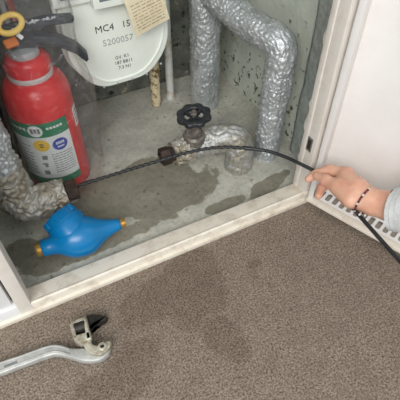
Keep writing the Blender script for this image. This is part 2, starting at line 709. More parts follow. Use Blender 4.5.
# neighbouring closet front: panel set behind a shadow gap, with a bottom rail
pl = structure(bobj('wall_front_left', box_bm((-1.6, SY0 + 0.006, 0.034), (SX0 - 0.029, SY1 - 0.004, TOP), 0.002), 'panel_paint'), 'white steel panel left of the open closet')
structure(bobj('trim_4', box_bm((-1.6, SY0, CZ), (SX0 - 0.0225, SY1, 0.030), 0.002), 'panel_paint'), 'white bottom rail under the closed steel panel')
structure(bobj('trim_8', box_bm((SX0 - 0.0300, SY0 + 0.02, 0.029), (SX0 - 0.0225, SY1, TOP)), 'dark_gap'), 'dark groove between panel and jamb')

# right jamb
rj = frame_box((SX1, SY0 + 0.001, 0.014), (SX1 + 0.021, SY1, TOP), 'trim_3', None)
structure(rj, 'cream steel jamb with strike plate beside the open door')
# inner stop bead on the jamb
frame_box((SX1 - 0.0025, SY1 - 0.012, 0.019), (SX1 + 0.01, SY1 + 0.001, TOP), 'stop_bead', rj)
# caulk bead with ragged edge between jamb and mortar
pth = [Vector((SX1 + 0.012 + 0.004 * noise.noise(Vector((0, 0, z * 30))), SY1 + 0.006, z)) for z in np.linspace(0.0, TOP, 420)]
obj('caulk_bead', tube(pth, lambda u: 0.007, 8, lambda q, i, a: 0.004 * noise.noise(q * 55)), 'frame_paint', rj)
# strike plate (dark slot with rim) on the reveal
zc = 0.150
yc = (SY0 + SY1) / 2 - 0.001
frame_box((SX1 - 0.0012, yc - 0.0075, zc - 0.017), (SX1 + 0.002, yc + 0.0075, zc + 0.017), 'strike_plate', rj, 'slot_steel', 0.0005)
frame_box((SX1 - 0.0016, yc - 0.0045, zc - 0.012), (SX1 + 0.001, yc + 0.0045, zc + 0.012), 'strike_hole', rj, 'dark_gap', 0.0003)
for dz in (-0.0145, 0.0145):
    obj('screw', move(lathe([(0.002, 0), (0.002, 0.001), (0.0012, 0.0016)], 12), axis_mtx((SX1 - 0.0008, yc, zc + dz), (-1, 0, 0))), 'slot_steel', rj)
# head of the frame
structure(bobj('trim_7', box_bm((SX0 - 0.047, SY0 + 0.001, TOP - 0.06), (SX1 + 0.032, SY1, TOP + 0.03), 0.002), 'frame_paint'))
structure(bobj('wall_front_right', box_bm((SX1 + 0.060, SY0 + 0.02, CZ), (2.4, SY1 + 0.06, TOP)), 'panel_paint'))
structure(bobj('wall_front_top', box_bm((-1.6, SY0 + 0.01, TOP + 0.001), (2.4, SY1 + 0.06, 2.6)), 'panel_paint'))

# ---- open door (a folded steel pan) swung out on the right jamb
HX, HY = 0.5165, 0.4905
da = math.radians(-67.7)
D1 = Vector((math.cos(da), math.sin(da), 0))          # hinge -> free edge
DN = Vector((math.sin(da), -math.cos(da), 0))         # towards the camera
DW, DD, DZ0, DZ1 = 0.60, 0.051, 0.012, 2.08
dm = Matrix((( D1.x, -DN.x, 0, HX), (D1.y, -DN.y, 0, HY), (0, 0, 1, 0), (0, 0, 0, 1)))   # local x along door, y towards its outer skin
door = bobj('door_1', box_bm((0.0, DD - 0.002, DZ0), (DW, DD, DZ1)), 'door_paint', mtx=dm, smooth=False)
structure(door, 'white steel pan door standing open with slotted bottom flange')


def dbox(name, lo, hi, m_='door_paint', bevel=0.0006):
    return bobj(name, box_bm(lo, hi, bevel), m_, door, mtx=dm)


dbox('hinge_return', (0.0, 0.0, DZ0), (0.002, DD - 0.002, DZ1))
dbox('hinge_lip', (0.0, -0.0, DZ0 + 0.0), (0.012, 0.002, DZ1))
dbox('free_return', (DW - 0.002, 0.0, DZ0), (DW, DD - 0.002, DZ1))
dbox('free_lip', (DW - 0.014, 0.0, DZ0), (DW, 0.002, DZ1))
dbox('bottom_lip', (0.0, -0.007, DZ0 - 0.004), (DW, 0.010, DZ0 + 0.0040), 'sill_paint', 0.002)


def slot_plate(x0, x1, y0, y1, z, pitch, sw, sl):
    """flat flange with a row of round-cornered slots"""
    V, F = [], []
    n = int((x1 - x0) / pitch)
    px = (x1 - x0) / n
    ym = (y0 + y1) / 2
    for i in range(n):
        cx = x0 + (i + 0.5) * px
        hole = rounded([(cx - sw / 2, ym - sl / 2), (cx + sw / 2, ym - sl / 2), (cx + sw / 2, ym + sl / 2), (cx - sw / 2, ym + sl / 2)], sw * 0.42, 3)
        N = len(hole)
        outer = []
        for (hx, hy) in hole:
            dx, dy = (hx - cx) / (sw / 2), (hy - ym) / (sl / 2)
            s = max(abs(dx), abs(dy))
            outer.append((cx + dx / s * px / 2, ym + dy / s * (y1 - y0) / 2))
        for zz in (z, z - 0.0016):
            k = len(V)
            V += [(a, b, zz) for a, b in outer] + [(a, b, zz) for a, b in hole]
            for q in range(N):
                q2 = (q + 1) % N
                F.append((k + q, k + q2, k + N + q2, k + N + q))
        for q in range(N):
            q2 = (q + 1) % N
            F.append((k - 2 * N + N + q, k - 2 * N + N + q2, k + N + q2, k + N + q))
    return V, F


dbox('inner_fold', (0.012, 0.010, DZ0 - 0.004), (DW - 0.012, DD - 0.002, DZ0 - 0.0025), 'fold_steel')
obj('slotted_flange', slot_plate(0.012, DW - 0.012, 0.009, DD - 0.002, DZ0 + 0.003, 0.0165, 0.0105, 0.024), 'door_paint', door, smooth=False, mtx=dm)
for hz in (0.72, 1.75):
    obj('hinge', move(lathe([(0.005, 0), (0.005, 0.07)], 16), dm @ Matrix.Translation((-0.004, -0.003, hz))), 'slot_steel', door)


# ================================================================== PIPES
def foil_pipe(name, pts, r, matname, parent, amp=0.004, seed=0.0, step=0.0024, seg=100, rfun=None, sc=1.0):
    path = spline(pts, step)
    return obj(name, tube(path, rfun or (lambda u: r), seg, crumple(amp, seed, sc, matname != 'silver_foil')), matname, parent, angle=180)


# tall riser at the back with a branch that runs forward and drops to the floor
r1 = thing('insulated_riser', 'thick silver foil-wrapped pipe with a branch bending down to the floor by the right wall', 'pipe', (0.475, 0.92, 0))
foil_pipe('riser', [(0.482, 0.918, -0.005), (0.482, 0.918, 0.2), (0.481, 0.918, 0.45), (0.48, 0.918, 0.7)], 0.038, 'silver_foil', r1, 0.0055, 1.0, 0.003)
foil_pipe('branch', [(0.482, 0.925, 0.310), (0.486, 0.88, 0.310), (0.503, 0.77, 0.296), (0.521, 0.692, 0.292), (0.528, 0.672, 0.272), (0.527, 0.667, 0.225),
                     (0.523, 0.666, 0.12), (0.521, 0.665, -0.005)], 0.032, 'silver_foil', r1, 0.0060, 4.0, rfun=lambda u: 0.0325 if u < 0.62 else 0.0325 - 0.0035 * (u - 0.62) / 0.38)

# valve pipe: stub from the floor, elbow, gate valve, union nut
VY, VZ = 0.69, 0.078
r2 = thing('valve_pipe', 'short foil-wrapped elbow pipe with a black handwheel valve and open brown nut', 'pipe', (0.432, 0.672, 0))
foil_pipe('pipe_lagging', [(0.437, 0.657, -0.004), (0.437, 0.657, 0.045), (0.434, 0.662, 0.076), (0.415, 0.672, 0.088), (0.385, 0.684, 0.085), (0.350, VY, 0.080), (0.318, VY, VZ)],
          0.031, 'worn_foil', r2, 0.0060, 9.0, 0.0024, rfun=lambda u: 0.0315 if u < 0.75 else 0.0315 - (u - 0.75) * 0.024)
foil_pipe('torn_wrap', [(0.326, VY, VZ), (0.304, VY, VZ), (0.285, VY - 0.001, VZ)], 0.027, 'cream_foil', r2, 0.010, 21.0, 0.0014, rfun=lambda u: 0.030 - 0.005 * u)
obj('valve_body', move(lathe([(0.0, 0), (0.021, 0), (0.0225, 0.004), (0.0225, 0.028), (0.020, 0.030), (0, 0.030)], 28), axis_mtx((0.318, VY - 0.005, VZ - 0.001), (-1, 0, 0))), 'old_bronze', r2)
nut = obj('union_nut', move(lathe([(0.0, 0), (0.0185, 0), (0.0205, 0.002), (0.0205, 0.021), (0.0185, 0.023), (0.0125, 0.023), (0.0125, 0.008), (0, 0.008)], 6), axis_mtx((0.277, VY, VZ), (-1, 0, 0), 0.3)), 'rust_nut', r2, angle=25)
obj('nut_collar', move(lathe([(0.0, 0), (0.0165, 0), (0.0165, 0.012), (0, 0.012)], 24), axis_mtx((0.289, VY, VZ), (-1, 0, 0))), 'rust_nut', nut)
vx, vy = 0.337, 0.690
obj('bonnet', join(lathe([(0.0, 0.085), (0.024, 0.085), (0.0255, 0.094), (0.0255, 0.110), (0.022, 0.116), (0, 0.116)], 28),
                   lathe([(0.0, 0.112), (0.0185, 0.112), (0.0185, 0.129), (0.015, 0.134), (0.0, 0.134)], 6),
                   lathe([(0.0, 0.13), (0.0135, 0.13), (0.0135, 0.147), (0.006, 0.150), (0.0, 0.150)], 20)), 'bonnet_metal', r2, angle=30, mtx=Matrix.Translation((vx, vy, 0)))
obj('stem', lathe([(0, 0.145), (0.0045, 0.145), (0.0045, 0.176), (0, 0.176)], 14), 'bonnet_metal', r2, mtx=Matrix.Translation((vx, vy, 0)))


def handwheel(parent, cx, cy, cz, R, tilt):
    seg, ring = 80, 12
    V, F = [], []
    for k in range(seg):
        a = 2 * PI * k / seg
        lob = 0.5 + 0.5 * math.cos(8 * a)
        ro = R * (0.87 + 0.14 * lob ** 0.6)
        ri = R * 0.52
        rc, rh = (ro + ri) / 2, (ro - ri) / 2
        for j in range(ring):
            b = 2 * PI * j / ring
            cb, sb = math.cos(b), math.sin(b)
            rr = rc + rh * math.copysign(abs(cb) ** 0.7, cb)
            V.append((rr * math.cos(a), rr * math.sin(a), 0.0066 * math.copysign(abs(sb) ** 0.7, sb)))
    for k in range(seg):
        for j in range(ring):
            F.append((k * ring + j, ((k + 1) % seg) * ring + j, ((k + 1) % seg) * ring + (j + 1) % ring, k * ring + (j + 1) % ring))
    mt = Matrix.Translation((cx, cy, cz)) @ Matrix.Rotation(tilt, 4, 'Y')
    hw = obj('handwheel', (V, F), 'black_iron', parent, mtx=mt, angle=60)
    for k in range(4):
        a = k * PI / 2 + 0.45
        d = Vector((math.cos(a), math.sin(a), 0))
        pth = [d * (R * 0.16) + Vector((0, 0, -0.003)), d * (R * 0.4) + Vector((0, 0, -0.003)), d * (R * 0.68)]
        obj('spoke', tube(spline(pth, 0.004), 0.0048, 8), 'black_iron', hw, mtx=mt)
    obj('hub', lathe([(0, -0.009), (0.0085, -0.009), (0.0095, -0.006), (0.0095, 0.002), (0.008, 0.004), (0, 0.004)], 24), 'black_iron', hw, mtx=mt)
    obj('wheel_nut', lathe([(0, 0.003), (0.0075, 0.003), (0.0075, 0.008), (0.0065, 0.009), (0, 0.009)], 6), 'bonnet_metal', hw, mtx=mt, angle=25)


handwheel(r2, vx, vy, 0.163, 0.0385, -0.08)

# left supply elbow
r3 = thing('supply_elbow', 'worn foil-wrapped pipe elbow with dark nut in front of the fire extinguisher', 'pipe', (-0.055, 0.70, 0.02))
foil_pipe('riser_lagging', [(-0.062, 0.722, 0.55), (-0.062, 0.722, 0.36), (-0.060, 0.720, 0.22), (-0.058, 0.715, 0.145)], 0.037, 'silver_foil', r3, 0.008, 13.0, sc=0.8)
foil_pipe('elbow_lagging', [(-0.058, 0.717, 0.165), (-0.057, 0.714, 0.125), (-0.052, 0.708, 0.088), (-0.030, 0.700, 0.064), (0.0, 0.697, 0.062), (0.043, 0.694, 0.066)],
          0.036, 'cream_foil', r3, 0.010, 17.0, rfun=lambda u: 0.0385 - 0.009 * u ** 3, sc=0.7)
nut = obj('union_nut', move(lathe([(0.0, 0), (0.0215, 0), (0.0240, 0.002), (0.0240, 0.022), (0.0220, 0.024), (0.0130, 0.024), (0.0130, 0.006), (0, 0.006)], 6), axis_mtx((0.042, 0.694, 0.067), (1, -0.03, 0.02), 0.2)), 'rust_nut', r3, angle=25)
obj('nut_collar', move(lathe([(0.0, 0), (0.017, 0), (0.017, 0.012), (0, 0.012)], 24), axis_mtx((0.033, 0.694, 0.067), (1, -0.03, 0.02))), 'rust_nut', nut)

# thin pipes beneath the gas meter
g1 = tag(obj('gas_pipe', tube(spline([(0.361, 0.974, 0.0), (0.362, 0.974, 0.15), (0.362, 0.974, 0.5), (0.362, 0.974, 1.2)], 0.006), lambda u: 0.0135, 20,
                              lambda q, i, a: 0.0009 * noise.noise(q * 70) - (0.0012 if noise.noise(q * 45 + Vector((5, 5, 5))) > 0.3 else 0)), 'ivory_rust', angle=180),
         'ivory pipe with rust spots and flaking paint under the gas meter', 'pipe')
g2 = thing('gas_riser', 'thin white pipe with rusty stains right of the flaking ivory pipe', 'pipe', (0.409, 0.985, 0))
obj('tube', tube(spline([(0.409, 0.985, 0.0), (0.409, 0.985, 0.5), (0.409, 0.985, 1.2)], 0.02), 0.0105, 20), 'white_rust', g2)
obj('floor_collar', lathe([(0, 0.0), (0.014, 0.0), (0.013, 0.012), (0.0105, 0.016)], 20), 'white_rust', g2, mtx=Matrix.Translation((0.409, 0.985, 0)))

# pipes in the back left corner
q = P(20, 8, 0.0)
tag(obj('red_pipe', tube(spline([(0.0725, 1.030, 0.0), (0.0725, 1.030, 0.6), (0.0725, 1.030, 1.3)], 0.03), 0.0075, 16), 'red_pipe'), 'thin red pipe on the back wall behind the fire extinguisher', 'pipe')
tag(obj('white_pipe', tube(spline([(0.056, 1.034, 0.0), (0.056, 1.034, 0.6), (0.056, 1.034, 1.3)], 0.03), 0.006, 16), 'white_rust'), 'thin white pipe beside the thin red pipe', 'pipe')
tag(obj('shade_fill_pipe', tube(spline([(-0.06, 0.995, 0.0), (-0.06, 0.995, 0.6), (-0.06, 0.995, 1.3)], 0.03), 0.045, 28, lambda q, i, a: 0.003 * noise.noise(q * 25)), 'shade_fill_pipe', angle=180),
    'made-up dark grey wrapped pipe filling the shadowed back corner behind the extinguisher', 'pipe')  # invented pipe, added to carry the shadowy dark of this corner

# ================================================================== FIRE EXTINGUISHER
EX, EY, ER = 0.055, 0.825, 0.066
ex = thing('fire_extinguisher', 'red fire extinguisher with green and white label wrapped in clear plastic', 'fire extinguisher', (EX, EY, 0.0))
T0 = Matrix.Translation((EX, EY, 0))
prof = [(0, 0.004), (0.055, 0.004), (0.058, 0.0), (0.0625, 0.0), (0.0655, 0.004), (ER, 0.010), (ER, 0.225)]
for k in range(1, 13):
    a = k / 12 * PI / 2
    prof.append((0.036 + (ER - 0.036) * math.cos(a), 0.225 + 0.045 * math.sin(a)))
prof += [(0.034, 0.271), (0, 0.271)]
obj('cylinder', lathe(prof, 72), 'red_enamel', ex, mtx=T0)
obj('neck_band', lathe([(0, 0.268), (0.0415, 0.268), (0.0425, 0.270), (0.0425, 0.277), (0.041, 0.279), (0, 0.279)], 48), 'grey_band', ex, mtx=T0)
prof = [(0, 0.278), (0.040, 0.278), (0.0405, 0.281), (0.0405, 0.302), (0.037, 0.308), (0.030, 0.311), (0, 0.311)]
nc = obj('neck_cap', lathe(prof, 48), 'red_enamel', ex, mtx=T0)
for k in range(8):
    a = k * PI / 4
    bm = box_bm((0.038, -0.004, 0.283), (0.0425, 0.004, 0.300), 0.001)
    bobj('cap_rib', bm, 'red_enamel', nc, mtx=T0 @ Matrix.Rotation(a, 4, 'Z'))
obj('valve_collar', lathe([(0, 0.310), (0.027, 0.310), (0.028, 0.314), (0.026, 0.323), (0.016, 0.328), (0.0, 0.328)], 36), 'grey_metal', ex, mtx=T0)
# head: block with grip (lower lever) and squeeze lever
HD = Matrix.Translation((EX, EY, 0)) @ Matrix.Rotation(math.radians(-12), 4, 'Z')
hb = bobj('valve_head', box_bm((-0.022, -0.0135, 0.326), (0.026, 0.0135, 0.364), 0.005, 3), 'black_lever', ex, mtx=HD)


def lever(name, side, y, zoff=0.0):
    """side outline in xz, thickness y"""
    bm = prism_bm([(a, b) for a, b in side], -y, y, min(0.003, y * 0.4), 2)
    mx = Matrix(((1, 0, 0, 0), (0, 0, -1, 0), (0, 1, 0, 0), (0, 0, 0, 1)))
    return bobj(name, bm, 'black_lever', ex, mtx=HD @ mx)


low = [(-0.024, 0.329), (0.03, 0.331), (0.058, 0.325), (0.092, 0.302), (0.108, 0.283), (0.113, 0.288), (0.112, 0.297), (0.097, 0.319), (0.064, 0.341), (0.03, 0.348), (-0.024, 0.346)]
lever('carry_grip', low, 0.0125)
upr = [(-0.028, 0.350), (0.02, 0.355), (0.055, 0.362), (0.098, 0.362), (0.102, 0.367), (0.098, 0.374), (0.055, 0.376), (0.018, 0.372), (-0.030, 0.366)]
lever('squeeze_lever', upr, 0.0105)
# yellow pull ring of the safety pin, orange stopper
ring = []
for k in range(41):
    a = 2 * PI * k / 40
    ring.append(Vector((0.021 * math.cos(a), 0.0145 * math.sin(a), 0)))
rc = PY(10, 24, EY - 0.035)
mt = axis_mtx(rc, (0.12, -0.62, 0.76), 0.25)
obj('pull_ring', tube(ring, 0.0052, 12, cap=False), 'yellow_plastic', ex, mtx=mt)
tg = bobj('seal_strip', box_bm((-0.0035, -0.011, -0.0008), (0.0035, 0.011, 0.0008), 0.0004), 'label_white', ex, mtx=axis_mtx(PY(17, 34, EY - 0.04), (0.1, -0.75, 0.6), 0.55))
bobj('stopper', box_bm((-0.012, -0.008, -0.005), (0.012, 0.008, 0.005), 0.003, 3), 'orange_plastic', ex, mtx=axis_mtx(PY(11, 43, EY - 0.026), (0.1, -0.7, 0.7), 0.1))
# discharge hose behind the body
obj('hose', tube(spline([(EX - 0.02, EY + 0.0, 0.345), (EX - 0.055, EY + 0.02, 0.34), (EX - 0.082, EY + 0.03, 0.30), (EX - 0.084, EY + 0.03, 0.2), (EX - 0.080, EY + 0.03, 0.06)], 0.006), 0.0085, 14), 'black_lever', ex)


def cyl_patch(th0, th1, z0, z1, r, n=24):
    V, F = [], []
    for i in range(n + 1):
        a = th0 + (th1 - th0) * i / n
        for (rr) in (r, ER - 0.001):
            for zz in (z0, z1):
                V.append((rr * math.cos(a), rr * math.sin(a), zz))
    for i in range(n):
        k, l = i * 4, i * 4 + 4
        F += [(k, l, l + 1, k + 1), (k, k + 2, l + 2, l), (k + 1, l + 1, l + 3, k + 3)]
    for k in (0, n * 4):
        F.append((k, k + 1, k + 3, k + 2))
    return V, F


def cyl_disc(th, zc, rt, rz, r, n=28):
    V = [(r * math.cos(th), r * math.sin(th), zc)]
    for k in range(n):
        a = 2 * PI * k / n
        tt = th + rt * math.cos(a)
        V.append((r * math.cos(tt), r * math.sin(tt), zc + rz * math.sin(a)))
    return V, [(0, k + 1, (k + 1) % n + 1) for k in range(n)]


A = math.radians
TL = T0 @ Matrix.Rotation(A(-16), 4, 'Z') @ Matrix.Translation((0, 0, 0.004))
lab = obj('label', cyl_patch(A(-168), A(-42), 0.028, 0.194, ER + 0.0004, 40), 'label_white', ex, mtx=TL)
R2 = ER + 0.0008
obj('green_band', cyl_patch(A(-168), A(-42), 0.160, 0.194, R2, 40), 'label_green', lab, mtx=TL)
obj('green_band', cyl_patch(A(-168), A(-42), 0.028, 0.047, R2, 40), 'label_green', lab, mtx=TL)
R3 = ER + 0.0013
obj('emblem', cyl_disc(A(-101), 0.177, 0.22, 0.014, R3), 'label_white', lab, mtx=TL)
obj('yellow_disc', cyl_disc(A(-98), 0.140, 0.24, 0.0150, R3), 'label_yellow', lab, mtx=TL)
obj('blue_disc', cyl_disc(A(-66), 0.136, 0.24, 0.0150, R3), 'label_blue', lab, mtx=TL)
prints = []
rnd = random.Random(3)
for row in range(9):
    z = 0.112 - row * 0.0062
    th = -86
    while th < -48:
        wd = rnd.uniform(3, 9)
        prints.append(cyl_patch(A(th), A(min(th + wd, -47)), z, z + 0.0020, R2, 3))
        th += wd + 1.5
for row in range(3):
    z = 0.112 - row * 0.021
    for k in range(5):
        th = -112 + rnd.uniform(0, 12)
        prints.append(cyl_patch(A(th), A(th + rnd.uniform(4, 9)), z - rnd.uniform(0, 0.012), z - rnd.uniform(-0.001, 0.0006) - 0.0, R2, 3))
for row in range(9):
    z = 0.135 - row * 0.0095
    th = -160
    while th < -122:
        wd = rnd.uniform(4, 9)
        prints.append(cyl_patch(A(th), A(th + wd), z, z + 0.0022, R2, 3))
        th += wd + 2
pr = obj('small_print', join(*prints), 'print_grey', lab, mtx=TL)
obj('emblem_print', join(*[cyl_patch(A(-109 + 6 * k), A(-109 + 6 * k + 4.2), 0.171 + 0.002 * (k % 2), 0.183, R3 + 0.0004, 3) for k in range(3)]), 'print_grey', lab, mtx=TL)
obj('disc_print', join(*[cyl_patch(A(-101 + 0 * k), A(-94), 0.142 - 0.006 * k, 0.1445 - 0.006 * k, R3 + 0.0004, 4) for k in range(2)]), 'print_dark', lab, mtx=TL)
obj('disc_print', join(*[cyl_patch(A(-73 + 4 * k), A(-70.4 + 4 * k), 0.137, 0.143, R3 + 0.0004, 2) for k in range(4)], cyl_patch(A(-72), A(-60), 0.129, 0.132, R3 + 0.0004, 4)), 'label_white', lab, mtx=TL)
for t0, nn_ in ((-150, 7), (-82, 6)):
    obj('green_print', join(*[cyl_patch(A(t0 + nn_ * k), A(t0 + nn_ * k + 4.4), 0.178, 0.183, R2 + 0.0004, 3) for k in range(5)]), 'label_white', lab, mtx=TL)
st_ = obj('side_sticker', cyl_patch(A(-36), A(-18), 0.150, 0.196, ER + 0.0006, 8), 'label_white', ex, mtx=T0)
obj('sticker_print', join(*[cyl_patch(A(-34), A(-21), 0.158 + 0.009 * k, 0.161 + 0.009 * k, ER + 0.0011, 4) for k in range(4)]), 'print_grey', st_, mtx=T0)

# clear bag drawn over the extinguisher
V, F = [], []
nz_, na = 90, 96
for j in range(nz_ + 1):
    u = j / nz_
    z = 0.012 + 0.425 * u
    sx = 0.084 + 0.010 * math.sin(u * 5)
    sy = 0.079
    if u > 0.72:
        w_ = (u - 0.72) / 0.28
        sy *= 1 - 0.72 * w_ * w_
        sx *= 1 + 0.10 * w_
    ox = 0.012 + 0.012 * u
    for i in range(na):
        a = 2 * PI * i / na
        q = Vector((EX + ox + sx * math.cos(a), EY + sy * math.sin(a), z))
        e = 0.006 * noise.noise(Vector((math.cos(a) * 3.2, math.sin(a) * 3.2, z * 11))) + 0.005 * noise.noise(Vector((math.cos(a) * 7 + z * 8, math.sin(a) * 7, z * 24 + 4)))
        rl = abs(noise.noise(Vector((q.x * 26, q.y * 26, z * 16 + 9))))
        e += 0.005 * (0.35 - rl)
        V.append((q.x + e * math.cos(a), q.y + e * math.sin(a), q.z + 0.006 * math.sin(a * 5) * (1 if j == nz_ else 0)))
for j in range(nz_):
    for i in range(na):
        i2 = (i + 1) % na
        F.append((j * na + i, j * na + i2, (j + 1) * na + i2, (j + 1) * na + i))
bag = tag(obj('plastic_bag', (V, F), 'clear_polythene', angle=180), 'clear crinkled plastic bag pulled over the fire extinguisher', 'plastic bag')

mottled('polythene_highlight', (0.82, 0.85, 0.87), (0.7, 0.74, 0.77), 60, 0.15, bump=0.6, bscale=90, bdist=0.004, Alpha=0.7)  # whiter crumpled polythene, the bag's highlights put in as pale colour
fc = PY(44, 21, EY - 0.022)
V, F = [], []
for j in range(15):
    for i in range(31):
        u, v = i / 30 - 0.5, j / 14 - 0.5
        q = fc + Vector((0.066 * u * (1 - 0.3 * v), -0.030 * v, 0.014 * v))
        q += Vector((0, -0.004, 0.006)) * (abs(noise.noise(Vector((u * 9, v * 5, 2)))) * 2.6 + noise.noise(Vector((u * 22, v * 9, 7))) * 0.9)
        V.append(q)
keep = lambda u, v: abs(v - 0.30 * math.sin(u * 11)) < 0.17 + 0.12 * math.sin(u * 23 + 1)
for j in range(14):
    for i in range(30):
        if keep((i + 0.5) / 30 - 0.5, (j + 0.5) / 14 - 0.5):
            F.append((j * 31 + i, j * 31 + i + 1, j * 31 + i + 32, j * 31 + i + 31))
used = sorted({i for f in F for i in f})
mp = {a: b for b, a in enumerate(used)}
obj('highlight_fold', ([V[i] for i in used], [tuple(mp[i] for i in f) for f in F]), 'polythene_highlight', bag, angle=180)

# ================================================================== GAS METER
GY = 0.868
gm = thing('gas_meter', 'cream gas meter with black lettering hanging on the back wall', 'gas meter', (0.252, 0.91, 0.163))
XZ = Matrix(((1, 0, 0, 0), (0, 0, 1, 0), (0, 1, 0, 0), (0, 0, 0, 1)))     # (x, z, y) -> world


def meter_outline(ins=0.0):
    x0, x1, z0, z1 = 0.134 + ins, 0.367 - ins, 0.163 + ins, 0.47 - ins
    return rounded([(x0, z1), (x0, z0 + 0.066), (x0 + 0.052, z0), (x1 - 0.052, z0 + 0.004), (x1, z0 + 0.066), (x1, z1)], [0.01, 0.05, 0.034, 0.034, 0.05, 0.01], 8)


bobj('case', prism_bm(meter_outline(0.006), GY + 0.002, 0.95, 0.004, 3), 'meter_paint', gm, mtx=XZ)
bobj('rear_flange', prism_bm(meter_outline(0.0), GY + 0.030, GY + 0.040, 0.002, 2), 'meter_paint', gm, mtx=XZ)
bobj('front_cover', prism_bm(meter_outline(0.004), GY - 0.004, GY + 0.010, 0.004, 3), 'meter_paint', gm, mtx=XZ)
# raised bead around the cover
ol = meter_outline(0.016)
pth = [Vector((a, GY - 0.0045, b)) for a, b in ol if b < 0.34]
obj('bead', tube(spline(pth, 0.006), 0.0026, 8), 'meter_paint', gm)
for (a, b) in [(0.2, 0.1715), (0.232, 0.172), (0.268, 0.173), (0.303, 0.175), (0.339, 0.192), (0.165, 0.196)]:
    obj('rivet', move(lathe([(0.0028, 0), (0.0026, 0.0012), (0.001, 0.002), (0, 0.002)], 12), axis_mtx((a, GY - 0.004, b), (0, -1, 0))), 'meter_relief', gm)
# counter housing and window frame
bobj('counter_housing', box_bm((0.130, GY - 0.016, 0.366), (0.372, GY + 0.012, 0.462), 0.003), 'meter_paint', gm)
wf = bobj('window_frame', box_bm((0.200, GY - 0.036, 0.358), (0.330, GY - 0.012, 0.425), 0.003), 'meter_paint', gm)
bobj('window_pane', box_bm((0.213, GY - 0.0375, 0.372), (0.318, GY - 0.034, 0.412), 0.001), 'window_grey', wf)
for k in range(6):
    bobj('digit_drum', box_bm((0.231 + k * 0.0138, GY - 0.0382, 0.384), (0.2425 + k * 0.0138, GY - 0.036, 0.402), 0.0006), 'label_white', wf)
bobj('data_plate', box_bm((0.140, GY - 0.0172, 0.376), (0.195, GY - 0.015, 0.412), 0.0006), 'label_white', gm)


def flat_print(x0, x1, z0, z1, y):
    return ([(x0, y, z0), (x1, y, z0), (x1, y, z1), (x0, y, z1), (x0, y + 0.0004, z0), (x1, y + 0.0004, z0), (x1, y + 0.0004, z1), (x0, y + 0.0004, z1)],
            [(0, 1, 2, 3), (7, 6, 5, 4), (0, 4, 5, 1), (1, 5, 6, 2), (2, 6, 7, 3), (3, 7, 4, 0)])


obj('plate_print', join(*[flat_print(0.145, 0.190 - 0.009 * (k % 2), 0.380 + 0.008 * k, 0.3825 + 0.008 * k, GY - 0.0177) for k in range(4)]), 'print_grey', gm, smooth=False)
TX = lambda x, z, y=GY - 0.0041: Matrix.Translation((x, y, z)) @ Matrix.Rotation(PI / 2, 4, 'X')
text_obj('lettering', 'MC4', 0.0205, TX(0.202, 0.297), 'print_dark', gm)
text_obj('lettering', '15', 0.0195, TX(0.259, 0.297), 'print_dark', gm)
text_obj('lettering', '5200057', 0.0195, TX(0.213, 0.266), 'meter_relief', gm, 0.0006)
for k, (b, x) in enumerate([('GV. K1.', 0.252), ('187 BB11', 0.253), ('7.3 N1', 0.254)]):
    text_obj('lettering', b, 0.0108, TX(x, 0.2300 - 0.0125 * k), 'print_dark', gm, align='CENTER')
# inlet pipes above the meter
for x in (0.165, 0.338):
    obj('inlet', lathe([(0, 0.468), (0.019, 0.468), (0.019, 0.50), (0.0135, 0.505), (0.0135, 0.9), (0, 0.9)], 24), 'meter_paint', gm, mtx=Matrix.Translation((x, 0.915, 0)))
# bracket to the wall
bobj('wall_bracket', box_bm((0.2, 0.948, 0.40), (0.30, WB + 0.001, 0.43), 0.001), 'grey_metal', gm)

# paper tag clipped to the meter
tY = GY - 0.041
c = [PY(121, -6, tY), PY(135.5, 36, tY - 0.004), PY(168.5, 17.5, tY - 0.004), PY(157, -22, tY)]
pt = thing('paper_tag', 'cream paper tag with faint writing clipped to the gas meter', 'tag', (c[1].x, tY, c[1].z))
V, F = [], []
n = 12
for lay in (0, 1):
    for j in range(n + 1):
        for i in range(n + 1):
            u, v = i / n, j / n
            q = c[0].lerp(c[3], u).lerp(c[1].lerp(c[2], u), v)
            q = q + Vector((0, -0.006 * math.sin(v * 2.2) - 0.004 * (u - 0.5) ** 2 + lay * 0.0005, 0))
            V.append(q)
N1 = (n + 1) ** 2
for j in range(n):
    for i in range(n):
        a = j * (n + 1) + i
        F.append((a, a + 1, a + n + 2, a + n + 1))
        F.append((N1 + a, N1 + a + n + 1, N1 + a + n + 2, N1 + a + 1))
for i in range(n):
    for a, b in ((i, i + 1), (n * (n + 1) + i, n * (n + 1) + i + 1), (i * (n + 1), (i + 1) * (n + 1)), (i * (n + 1) + n, (i + 1) * (n + 1) + n)):
        F.append((a, b, N1 + b, N1 + a))
obj('sheet', (V, F), 'tag_paper', pt, angle=30)
wl = []
rnd = random.Random(11)


def tag_pt(u, v):
    q = c[0].lerp(c[3], u).lerp(c[1].lerp(c[2], u), v)
    return q + Vector((0, -0.0064 * math.sin(v * 2.2) - 0.004 * (u - 0.5) ** 2 - 0.0006, 0))


for row in range(9):
    v = 0.30 + row * 0.072
    u = 0.10
    while u < 0.86:
        wd = rnd.uniform(0.05, 0.16)
        h = rnd.uniform(0.012, 0.022)
        pts = [tag_pt(u, v), tag_pt(min(u + wd, 0.9), v), tag_pt(min(u + wd, 0.9), v + h), tag_pt(u, v + h)]
        wl.append((pts, [(0, 1, 2, 3)]))
        u += wd + rnd.uniform(0.015, 0.05)
obj('writing', join(*wl), 'tag_print', pt, smooth=False)
qc = tag_pt(0.45, 0.16)
bobj('clip', box_bm((-0.007, -0.004, -0.008), (0.007, 0.003, 0.010), 0.002), 'clip_metal', pt, mtx=Matrix.Translation(qc) @ Matrix.Rotation(-0.2, 4, 'Y'))

